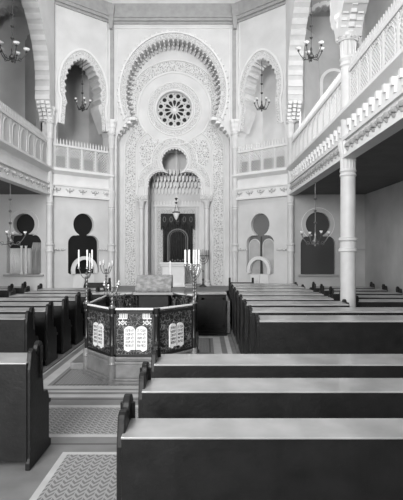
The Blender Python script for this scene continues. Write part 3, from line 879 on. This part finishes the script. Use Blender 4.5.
# ------------------------------------------------------------------ pews
def end_profile(y0, y1, h, fin):
    """bench end seen from the side: broad foot, low arm rest, tall rounded lobe and a smaller one towards the camera"""
    p = [(y0-.02, 0), (y1+.06, 0), (y1+.06, .07), (y1, .10), (y1, .52), (y1-.04, .60), (y1-.16, .62)]
    c = y0+.26; r = .08
    p += [(c+r, .80), (c+r-.015, h-.02)]+[(c+r*math.cos(PI*i/10), h+fin-r+r*math.sin(PI*i/10)) for i in range(11)]
    c2 = y0+.09; q = .06
    p += [(c-r+.01, h+fin-r-.05)]+[(c2+q*math.cos(PI*i/8), h+fin-.04-q+q*math.sin(PI*i/8)) for i in range(9)]
    p += [(y0, h-.08), (y0, .10), (y0-.02, .07)]
    return p
def make_pew(length, h, label, loc, group, deep=.36, dividers=True, ends=(True, True), rot=0, fin=.14, th=.012):
    """origin at the left end, floor level; the back stands at y=0, the seat beyond it"""
    t = thing('pew', label, 'bench', loc, rot, group)
    yb = -deep*.72
    s = .012
    mb = MB(); mb.box(.03, length-.03, yb+.012, yb+.045, .08, h-th-s); mb.build('back_panel', M['wood'], t, bevel=.006)
    mb = MB(); mb.box(.03, length-.03, yb+.045, .03, .08, .14).box(.03, length-.03, 0, .03, .08, h-s-th-.01); mb.build('front_panel', M['wood'], t)
    s = .012
    bd = MB(); bd.add([(.0+.03, yb, h-th-s), (length-.03, yb, h-th-s), (length-.03, yb+deep, h-th), (.03, yb+deep, h-th),
                       (.0+.03, yb, h-.0-s), (length-.03, yb, h-.0-s), (length-.03, yb+deep, h), (.03, yb+deep, h)],
                      [(3, 2, 1, 0), (4, 5, 6, 7), (0, 1, 5, 4), (1, 2, 6, 5), (2, 3, 7, 6), (3, 0, 4, 7)])
    board = bd.build('book_board', M['board'], t, bevel=.003)
    if dividers:
        n = max(2, int(length/.62))
        for i in range(1, n):
            x = length*i/n
            d = MB(); d.bar((x-.0, yb+.02, h-s+.002), (x, yb+deep-.02, h+.002), .012, .006); d.build('divider', M['wood_edge'], board)
    MB().box(.03, length-.03, .03, .42, .42, .46).build('seat', M['wood'], t, bevel=.006)
    for k, x in enumerate((0.0, length-.045)):
        if not ends[k]: continue
        mb = MB(); mb.prism(end_profile(yb+.03, yb+.56, h, fin), 'x', x, x+.045)
        e = mb.build('bench_end', M['wood'], t, bevel=.008)
        cy = yb+.29; xx = x+.0225
        mb = MB(); mb.tube([(x-.002, cy, h-.22), (x-.002, cy, h+fin-.05)], .022, 6).tube([(x+.047, cy, h-.22), (x+.047, cy, h+fin-.05)], .022, 6)
        mb.build('fluting', M['wood'], e)
    return t

for i, (y, w, dp) in enumerate(((2.815, 'nearest, lowest in the picture', .27), (3.72, 'second from the camera', .33), (4.6, 'third from the camera', .40))):
    make_pew(2.95, 1.0, 'dark pew with shiny book board, right foreground, '+w, (-.49, y, 0), 'right foreground pews', deep=dp, dividers=False)
make_pew(2.2, 1.0, 'tall dark wooden pew end and book board in the left foreground', (-3.80, 4.66, 0), 'left foreground pew', deep=.40, dividers=False)
ordn = ['first', 'second', 'third', 'fourth', 'fifth', 'sixth', 'seventh', 'eighth']
for i in range(8):
    make_pew((2.9, 2.9, 1.8, 1.8, 1.85, 1.85, 1.85, 1.85)[i], 1.07, 'dark pew right of the reading stage, %s row behind the gap' % ordn[i], (.68, 6.56+i*.965, .05), 'right nave pews', deep=.44, fin=.05, th=.022)
for i in range(7):
    make_pew(1.85, .96, 'dark pew on the left of the walk, %s row from the camera' % ordn[i], (-4.58, 7.66+i*.95, .03), 'left nave pews', deep=.45)
for i in range(3):
    make_pew(1.85, 1.0, 'dark pew in the left side aisle under the window, %s of three rows' % ordn[i], (-7.08, 12.1+i*.95, 0), 'left aisle pews', deep=.4)
for i in range(5):
    make_pew(1.72, 1.0, 'dark pew in the shadowy right side aisle, %s row behind the big column' % ordn[i], (3.12, 10.1+i*.95, 0), 'right aisle pews', deep=.4)

# small benches on the platform against the angled walls
def platform_bench(x, y, side):
    t = thing('platform_bench', 'low dark bench with raised ends against the wall %s of the ark' % side, 'bench', (x, y, 0), 0, 'platform benches')
    MB().box(-.36, .36, -.14, .14, .80, .84).box(-.36, .36, .10, .14, .2, .8).build('seat', M['wood'], t)
    MB().box(-.36, .36, .12, .15, .84, 1.05).build('backrest', M['wood'], t)
    for s in (-1, 1):
        MB().prism([(-.15, 0), (.17, 0), (.17, 1.05), (.12, 1.2), (.05, 1.2), (.0, 1.05), (-.15, .95)], 'x', s*.36-.03, s*.36+.03).build('bench_end', M['wood'], t, bevel=.006)
platform_bench(AX-2.22, 14.75, 'left'); platform_bench(AX+2.22, 14.9, 'right')

# ------------------------------------------------------------------ the reading stage (octagonal, gilt iron panels)
st = thing('reading_stage', 'octagonal reading stage with black gilt panels, white tablets and pale rail on grey marble plinth', 'platform', (AX+.02, 8.7, 0))
hf, hw, y0, y1, y2, y3 = .335, .885, -1.43, -.77, .80, 1.45
oct_ = [(-hf, y0), (hf, y0), (hw, y1), (hw, y2), (hf, y3), (-hf, y3), (-hw, y2), (-hw, y1)]
def off8(k): return [(x*(1+k/.9), y*(1+k/1.4)) for x, y in oct_]
mb = MB()
for k, a, b in ((.055, 0, .05), (.035, .05, .09), (.01, .09, .30), (.03, .30, .34), (.0, .34, .37), (.025, .37, .41)):
    mb.prism(off8(k), 'z', a, b)
mb.build('plinth', M['plinth'], st, bevel=.008)
MB().box(-1.22, -.86, -.55, .3, 0, .12).build('step', M['plinth'], st, bevel=.01)
MB().box(.86, 1.22, -.55, .3, 0, .12).build('step', M['plinth'], st, bevel=.01)

def tablet_text(parent, rows_r, rows_l, hgt, w):
    for sgn, rows in ((1, rows_r), (-1, rows_l)):
        for i, s in enumerate(rows):
            cu = bpy.data.curves.new('t', 'FONT'); cu.body = s[::-1]; cu.size = hgt*.17; cu.align_x = 'CENTER'; cu.extrude = .001; cu.offset = .0
            ob = bpy.data.objects.new('t', cu); COL.objects.link(ob)
            me = bpy.data.meshes.new_from_object(ob.evaluated_get(bpy.context.evaluated_depsgraph_get()))
            bpy.data.objects.remove(ob); bpy.data.curves.remove(cu)
            me.materials.clear(); me.materials.append(M['ink'])
            xs = [v.co.x for v in me.vertices] or [0, 1]
            ww = max(xs)-min(xs); k = min(1.0, w*.34/max(ww, .001))
            me.transform(Matrix.Translation((sgn*w*.25, hgt*(.74-.155*i), .006)) @ Matrix.Diagonal((k, 1, 1, 1)))
            o = bpy.data.objects.new('lettering', me); COL.objects.link(o); o.parent = parent
R_ROWS = ['אנכי ה', 'לא יהיה', 'לא תשא', 'זכור את', 'כבד את']
L_ROWS = ['לא תרצח', 'לא תנאף', 'לא תגנב', 'לא תענה', 'לא תחמד']
n8 = len(oct_)
for k in range(n8):
    a = oct_[k]; b = oct_[(k+1) % n8]
    d = (b[0]-a[0], b[1]-a[1]); ln = math.hypot(*d)
    pf = wallframe((a[0], a[1], 0), d)     # outward normal = d x up
    front = k in (0, 1, 7)
    z0, z1 = .41, 1.10
    p = MB(); lbox(p, .03, ln-.03, z0, z1, -.02, 0)
    po = p.build('panel', M['iron'], st); po.matrix_local = pf
    fr_ = MB(); lbox(fr_, .03, ln-.03, z0, z0+.04, -.03, .015); lbox(fr_, .03, ln-.03, z1-.04, z1, -.03, .015)
    lbox(fr_, .03, .06, z0, z1, -.03, .015); lbox(fr_, ln-.06, ln-.03, z0, z1, -.03, .015)
    fr_.build('panel_frame', M['black'], po)
    # scrolls, both faces
    sc = MB()
    for q in range(9):
        cx = .09+(ln-.18)*random.random(); cz = z0+.07+(z1-z0-.14)*random.random(); r = .03+.03*random.random(); s0 = random.random()*6
        for zz in (.008, -.028): sc.tube([(cx+r*(1-i/14)*math.cos(s0+i*.6), cz+r*(1-i/14)*math.sin(s0+i*.6), zz) for i in range(12)], .005, 4)
    sc.build('gilt_scrolls', M['brass'], po)
    if front:
        w, hh = (.36, .37) if k == 0 else (.33, .37)
        cx = ln/2+(.02 if k == 0 else 0)
        tb = []
        for s in (1, -1):
            tb += [(s*w*.25+w*.235*math.cos(t), hh*.80+hh*.17*math.sin(t)) for t in [PI*i/10 for i in range(11)]]
        tb = [(w*.485, 0)]+tb+[(-w*.485, 0), (-w*.3, -.03), (-w*.2, 0), (w*.2, 0), (w*.3, -.03)]
        t_ = poly('tablet', tb, [], .02, M['tablet'], .005, po)
        t_.matrix_local = Matrix.Translation((cx, .52, .014)); t_['label'] = 'white double tablet with black Hebrew lines'
        tablet_text(t_, R_ROWS, L_ROWS, hh, w)
        MB().bar((0, -.02, .006), (0, hh*.9, .006), .006, .004).build('joint', M['ink'], t_)
    if k == 0:
        for x0 in (.10, ln-.20):
            cr = MB()
            for i in range(5):
                xx = x0+.022+i*.026 if x0 < .2 else x0+.0+i*.024
                lbox(cr, xx-.008, xx+.008, 1.0, 1.055, .01, .025); cr.sphere((xx, 1.06, .018), .01, 6, 4)
            lbox(cr, x0-.005, x0+.13, .985, 1.002, .008, .02); lbox(cr, x0+.055, x0+.067, .93, .99, .008, .02)
            cr.bar((x0, .955, .02), (x0+.06, .90, .02), .016, .01); cr.bar((x0+.06, .90, .02), (x0+.12, .955, .02), .016, .01)
            cr.bar((x0, .90, .02), (x0+.05, .955, .02), .016, .01); cr.bar((x0+.07, .955, .02), (x0+.12, .90, .02), .016, .01)
            e = cr.build('crown_ornament', M['tablet'], po); e['label'] = 'white crown and crossed bands above the tablet'
    # hand rail
    rl = MB(); rl.tube([(a[0], a[1], 1.135), (b[0], b[1], 1.135)], .018, 8); rl.build('hand_rail', M['tablet'], st, smooth=True)
for (x, y) in oct_:
    ps = MB(); ps.lathe([(.075, 0), (.075, .06), (.055, .08), (.055, .28), (.07, .30), (.055, .33), (.06, .37), (.05, .42)], (x, y, 0), 12)
    ps.build('pier', M['plinth'], st, smooth=True)
    ps = MB(); ps.lathe([(.035, .42), (.035, .55), (.045, .58), (.03, .61), (.03, 1.0), (.045, 1.03), (.035, 1.06), (.05, 1.10), (.055, 1.15)], (x, y, 0), 12)
    ps.build('post', M['black'], st, smooth=True)

# candlesticks standing on the stage posts
def P8(i): return (AX+.02+oct_[i][0], 8.7+oct_[i][1], 1.15)
def candle(parent, x, y, z, h, r=.012):
    MB().lathe([(r, 0), (r, h-.01), (r*.3, h)], (x, y, z), 8).build('candle', M['wax'], parent, smooth=True)
def candelabrum(label, loc, hs, arms, ra, hc, rc=.013, mat='brass'):
    t = thing('candelabrum', label, 'candlestick', loc, 0, 'candlesticks on the stage')
    prof = [(.06, 0), (.06, .015), (.035, .03), (.03, .05)]
    z = .05
    while z < hs-.05:
        prof += [(.013, z), (.026, z+.025), (.013, z+.05)]; z += .06
    prof += [(.012, hs)]
    MB().lathe(prof, n=12).build('stem', M[mat], t, smooth=True)
    for k, (an, rr, dz) in enumerate(arms):
        an = R(an); ex, ey = rr*math.cos(an), rr*math.sin(an)
        if rr > .01:
            pts = [(ex*q, ey*q, hs-.08+(-.04*math.sin(PI*q))+(.08+dz)*q*q) for q in [i/8 for i in range(9)]]
        else: pts = [(0, 0, hs-.02), (0, 0, hs+dz)]
        a = MB().tube(pts, .008, 6).build('arm', M[mat], t, smooth=True)
        MB().lathe([(.006, -.01), (.03, .0), (.028, .01), (.014, .015), (.014, .03)], (ex, ey, hs+dz), 10).build('drip_pan', M[mat], a, smooth=True)
        candle(a, ex, ey, hs+dz+.03, hc, rc)
    return t
candelabrum('brass candelabrum with three tall candles on the left post of the stage', P8(7), .52, [(180, .13, .06), (0, .09, .06), (300, .03, .06), (60, .07, .0)], .1, .28)
candelabrum('brass candelabrum crowded with tall white candles on the right post of the stage', P8(2), .55, [(180, .14, .07), (200, .08, .07), (0, .0, .07), (20, .09, .07), (330, .05, .07)], .1, .24, .017)
candelabrum('low branching brass candlestick with short candles on the front left post of the stage', P8(0), .30, [(180, .12, .05), (0, .10, .06), (140, .09, .0), (40, .09, .02)], .1, .03)
candelabrum('slender four-branched candlestick with short candles on the far left post of the stage', P8(6), .52, [(180, .12, .05), (0, .12, .07), (170, .06, .08), (10, .06, .03)], .1, .07)
candelabrum('brass candlestick on the far right post of the stage, behind the tall candles', P8(3), .45, [(180, .10, .05), (0, .10, .05), (90, 0, .05)], .1, .10)
def single(label, loc, hs, hc, cat='candlestick'):
    t = thing('candlestick', label, cat, loc, 0, 'candlesticks on the stage')
    MB().lathe([(.05, 0), (.05, .01), (.02, .03), (.01, .06), (.018, .09), (.009, .12), (.009, hs-.03), (.03, hs-.01), (.02, hs)], n=12).build('stem', M['brass'], t, smooth=True)
    candle(t, 0, 0, hs, hc, .014)
single('single white candle on the back right post of the stage, right of the reading desk', P8(4), .36, .30)
single('small single candlestick on the back left post, left of the reading desk', P8(5), .26, .12)

# reading desk on the stage
dk = thing('reading_desk', 'slanted reading desk under a pale brocade cloth at the back of the stage', 'desk', (AX+.06, 9.75, .41))
MB().box(-.30, .30, -.16, .2, 0, .72).build('cabinet', M['wood'], dk, bevel=.008)
mb = MB(); n = 24; vs = []
for i in range(n+1):
    x = -.36+.72*i/n; rp = .006*math.sin(i*2.1)
    for (y, z) in ((-.235, .80), (-.23, .86), (.06, 1.10), (.17, 1.12), (.21, 1.08), (.21, .85)): vs.append((x, y+rp, z+rp*.5))
mb.add(vs, [(i*6+j, i*6+6+j, i*6+7+j, i*6+1+j) for i in range(n) for j in range(5)])
o = mb.build('cloth', M['cloth'], dk, smooth=True); q = o.modifiers.new('t', 'SOLIDIFY'); q.thickness = .012
mb = MB(); mb.prism([(-.2, .72), (.2, .72), (.19, 1.08), (.06, 1.07), (-.2, .83)], 'x', -.34, .34); mb.build('slanted_top', M['wood'], dk)
MB().box(-.40, .40, -.255, -.225, .74, .79).build('book_ledge', M['wood_edge'], dk, bevel=.006)

# leafy brass sprays along the inside of the stage
mb = MB()
for k in range(26):
    x = -.75+1.5*random.random(); y = 1.0+.3*random.random() if abs(x) < .45 else .75; z0 = .95; hgt = .15+.18*random.random(); dx = random.uniform(-.1, .1)
    mb.tube([(x, y-.05, z0-.1), (x+dx*.4, y-.06, z0+hgt*.5), (x+dx, y-.08, z0+hgt)], .006, 4)
    for q in range(3): mb.sphere((x+dx*q/2.5, y-.08, z0+hgt*(.5+.25*q)), .02, 5, 3, .6)
MB_sp = mb.build('leaf_sprays', M['brass'], st); MB_sp['label'] = 'bright leafy metal sprays above the back panels'

# white draped pulpit before the ark, with a step and a dark book
pp = thing('ark_pulpit', 'white moulded pulpit block standing in front of the ark curtain', 'pulpit', (AX+.0, 16.75, .80))
MB().box(-.39, .39, -.18, .22, 0, .70).build('body', M['stucco'], pp, bevel=.015)
MB().box(-.48, .48, -.26, .27, .78, .84).box(-.44, .44, -.22, .24, .70, .78).build('top', M['stucco'], pp, bevel=.012)
MB().box(-.46, .46, -.25, .27, 0, .07).build('foot', M['stucco'], pp, bevel=.01)
st2 = MB().box(-.2, .18, 0, .30, 0, .08).box(-.16, .14, .08, .30, .08, .14).build('ark_step', M['wood_edge'], bevel=.01)
st2.location = (AX+.62, 16.0, .8); tag(st2, 'low double step on the platform right of the pulpit', 'step')

# seven-branched candlestick on the platform
mn = thing('menorah', 'dark seven-branched candlestick standing on the platform right of the ark', 'menorah', (AX+1.02, 16.55, .8))
MB().lathe([(.13, 0), (.13, .03), (.07, .06), (.03, .12), (.02, .2), (.04, .24), (.018, .3), (.018, .5), (.035, .53), (.016, .6), (.016, 1.05)], n=12).build('stem', M['bronze'], mn, smooth=True)
for rr in (.07, .13, .19):
    a = MB().tube([(rr*math.cos(PI+PI*i/14), 0, 1.05+rr*1.4*math.sin(PI+PI*i/14)) for i in range(15)], .012, 6).build('branch_pair', M['bronze'], mn, smooth=True)
    for s in (-1, 1): MB().lathe([(.012, 0), (.03, .02), (.02, .05)], (s*rr, 0, 1.05), 8).lathe([(.012, .05), (.012, .22)], (s*rr, 0, 1.05), 6).build('candle_socket', M['bronze'], a)
MB().lathe([(.012, 0), (.03, .02), (.02, .05), (.012, .06), (.012, .24)], (0, 0, 1.05), 8).build('candle_socket', M['bronze'], mn)
# small dark lamp post of the ark lamp
lm = thing('hanging_lamp', 'small white hanging lamp on a long chain before the ark curtain', 'lamp', (AX+.04, 17.5, 3.32))
MB().tube([(0, 0, .35), (0, 0, 2.37)], .012, 6).build('chain', M['stucco'], lm)
MB().lathe([(.01, -.15), (.06, -.08), (.10, .02), (.13, .10), (.11, .11)], n=14).build('bowl', M['opal'], lm, smooth=True)
MB().lathe([(.13, .10), (.15, .13), (.12, .15)], n=14).build('rim', M['bronze'], lm, smooth=True)
mb = MB()
for k in range(3):
    a = 2*PI*k/3; mb.tube([(.12*math.cos(a), .12*math.sin(a), .13), (0, 0, .5)], .005, 4)
mb.build('hanger', M['bronze'], lm)
MB().lathe([(.01, 0), (.06, .09), (.01, .11)], (0, 0, .55), 8).lathe([(.01, 0), (.05, .07), (.01, .09)], (0, 0, .42), 8).build('knop', M['bronze'], lm)

# ------------------------------------------------------------------ chandeliers
def chandelier(label, loc, drop, rad, n, mat, group, bowl=.045, a0=15):
    """origin at the bottom of the hub; the rod climbs by drop to its hook"""
    t = thing('chandelier', label, 'chandelier', loc, 0, group)
    MB().tube([(0, 0, .15), (0, 0, drop)], .010, 6).build('rod', M[mat], t)
    mb = MB(); mb.lathe([(.005, -.08), (.03, -.05), (.02, -.01), (.07, .03), (.08, .07), (.04, .12), (.02, .18), (.03, .24), (.012, .3)], n=12)
    mb.build('hub', M[mat], t, smooth=True)
    for z in (.5, .8, 1.1):
        if z < drop-.1: MB().lathe([(.012, 0), (.04, .03), (.045, .045), (.012, .07)], (0, 0, z), 10).build('knop', M[mat], t, smooth=True)
    for k in range(n):
        a = R(a0)+2*PI*k/n; ca, sa = math.cos(a), math.sin(a)
        pts = []
        for i in range(11):
            q = i/10; rr = rad*q; z = .05-.10*math.sin(PI*q*.9)+.20*q*q; pts.append((ca*rr, sa*rr, z))
        arm = MB().tube(pts, .011, 6)
        arm.tube([(ca*rad*(.55+.12*math.cos(u)), sa*rad*(.55+.12*math.cos(u)), .02+rad*.12*math.sin(u)) for u in [2*PI*i/10 for i in range(10)]], .007, 4, True)
        arm = arm.build('arm', M[mat], t, smooth=True)
        z = pts[-1][2]
        MB().lathe([(.01, 0), (.035, .02), (.015, .04), (.012, .06)], (ca*rad, sa*rad, z), 8).build('socket', M[mat], arm)
        MB().lathe([(.012, .05), (bowl*.8, .06), (bowl*1.25, .10), (bowl*1.15, .105), (.01, .08)], (ca*rad, sa*rad, z), 12).build('shade', M['opal'], arm, smooth=True)
    return t
chandelier('large dark chandelier with white glass bowls hanging in the right gallery arch', (2.72, 12.3, 6.95), 2.38, .32, 5, 'bronze', 'gallery arch chandeliers', .06, 20)
chandelier('large chandelier with white glass bowls in the dark left gallery arch', (-4.86, 12.1, 6.85), 2.5, .34, 5, 'bronze', 'gallery arch chandeliers', .07, 20)
chandelier('pale chandelier hanging under the right gallery before the keyhole window', (2.78, 12.1, 2.2), 1.60, .36, 4, 'brass', 'under-gallery chandeliers', .035, 10)
chandelier('pale chandelier hanging under the left gallery before the curtained window', (-4.95, 12.2, 2.2), 1.60, .36, 4, 'brass', 'under-gallery chandeliers', .035, 10)
pL = F_left @ Vector((cL, 6.72, -.1)); pR = F_right @ Vector((cR, 6.72, -.1))
chandelier('small dark chandelier hanging in the pointed arch left of the apse', pL, 1.62, .25, 5, 'bronze', 'pointed arch chandeliers', .035, 10)
chandelier('small dark chandelier hanging in the pointed arch right of the apse', pR, 1.62, .25, 5, 'bronze', 'pointed arch chandeliers', .035, 10)

# ------------------------------------------------------------------ light
def area(name, loc, rot, sx, sy, e):
    l = bpy.data.lights.new(name, 'AREA'); l.shape = 'RECTANGLE'; l.size = sx; l.size_y = sy; l.energy = e
    o = bpy.data.objects.new(name, l); COL.objects.link(o); o.location = loc; o.rotation_euler = rot
    return o
def aimed(name, loc, d, sx, sy, e, spread=None):
    o = area(name, loc, (0, 0, 0), sx, sy, e); o.rotation_euler = (-Vector(d)).to_track_quat('Z', 'Y').to_euler()
    if spread: o.data.spread = R(spread)
    return o
area('skylight', (AX, 10.5, 11.0), (0, 0, 0), 5.5, 6, 250)
aimed('rear_fill', (-3.0, -3.9, 5.2), (0, 1, .02), 3.2, 4.4, 980, 110)  # unseen lamp added behind the camera to brighten nave and far walls
aimed('left_gallery_windows', (-7.1, 5.6, 7.2), (1, 0, 0), 5, 3, 150, 120)
aimed('left_aisle_windows', (-6.9, 8.6, 2.5), (.30, 1, 0), 1.2, 1.6, 75)
pa = F_right @ Vector((L_+.02, 6.6, -1.1)); aimed('right_alcove_fill', pa, F_right @ Vector((-1, 0, 0))-F_right @ Vector((0, 0, 0)), 1.0, 3.6, 130)  # added lamp at the hidden end, brightens the alcove
aimed('right_gallery_fill', (4.7, 9.0, 7.2), (-.35, 1, 0), 1.2, 2.6, 200)  # added lamp aimed at the gallery end wall to brighten it
W = bpy.data.worlds.new('sky'); S.world = W; W.use_nodes = True
W.node_tree.nodes['Background'].inputs['Color'].default_value = (.6, .6, .6, 1)
W.node_tree.nodes['Background'].inputs['Strength'].default_value = .5

# ------------------------------------------------------------------ camera
cam = bpy.data.cameras.new('camera'); co = bpy.data.objects.new('camera', cam); COL.objects.link(co)
co.location = (0, 0, 2.0); co.rotation_euler = (R(90), 0, 0)
cam.sensor_fit = 'VERTICAL'; cam.sensor_height = 36; cam.lens = 480/500*36
cam.shift_x = -3.5/500; cam.shift_y = 2/500; cam.clip_start = .05
S.camera = co
S.view_settings.view_transform = 'Standard'; S.view_settings.look = 'None'; S.view_settings.gamma = 1
S.view_settings.exposure = 0.0
S.view_settings.use_curve_mapping = False
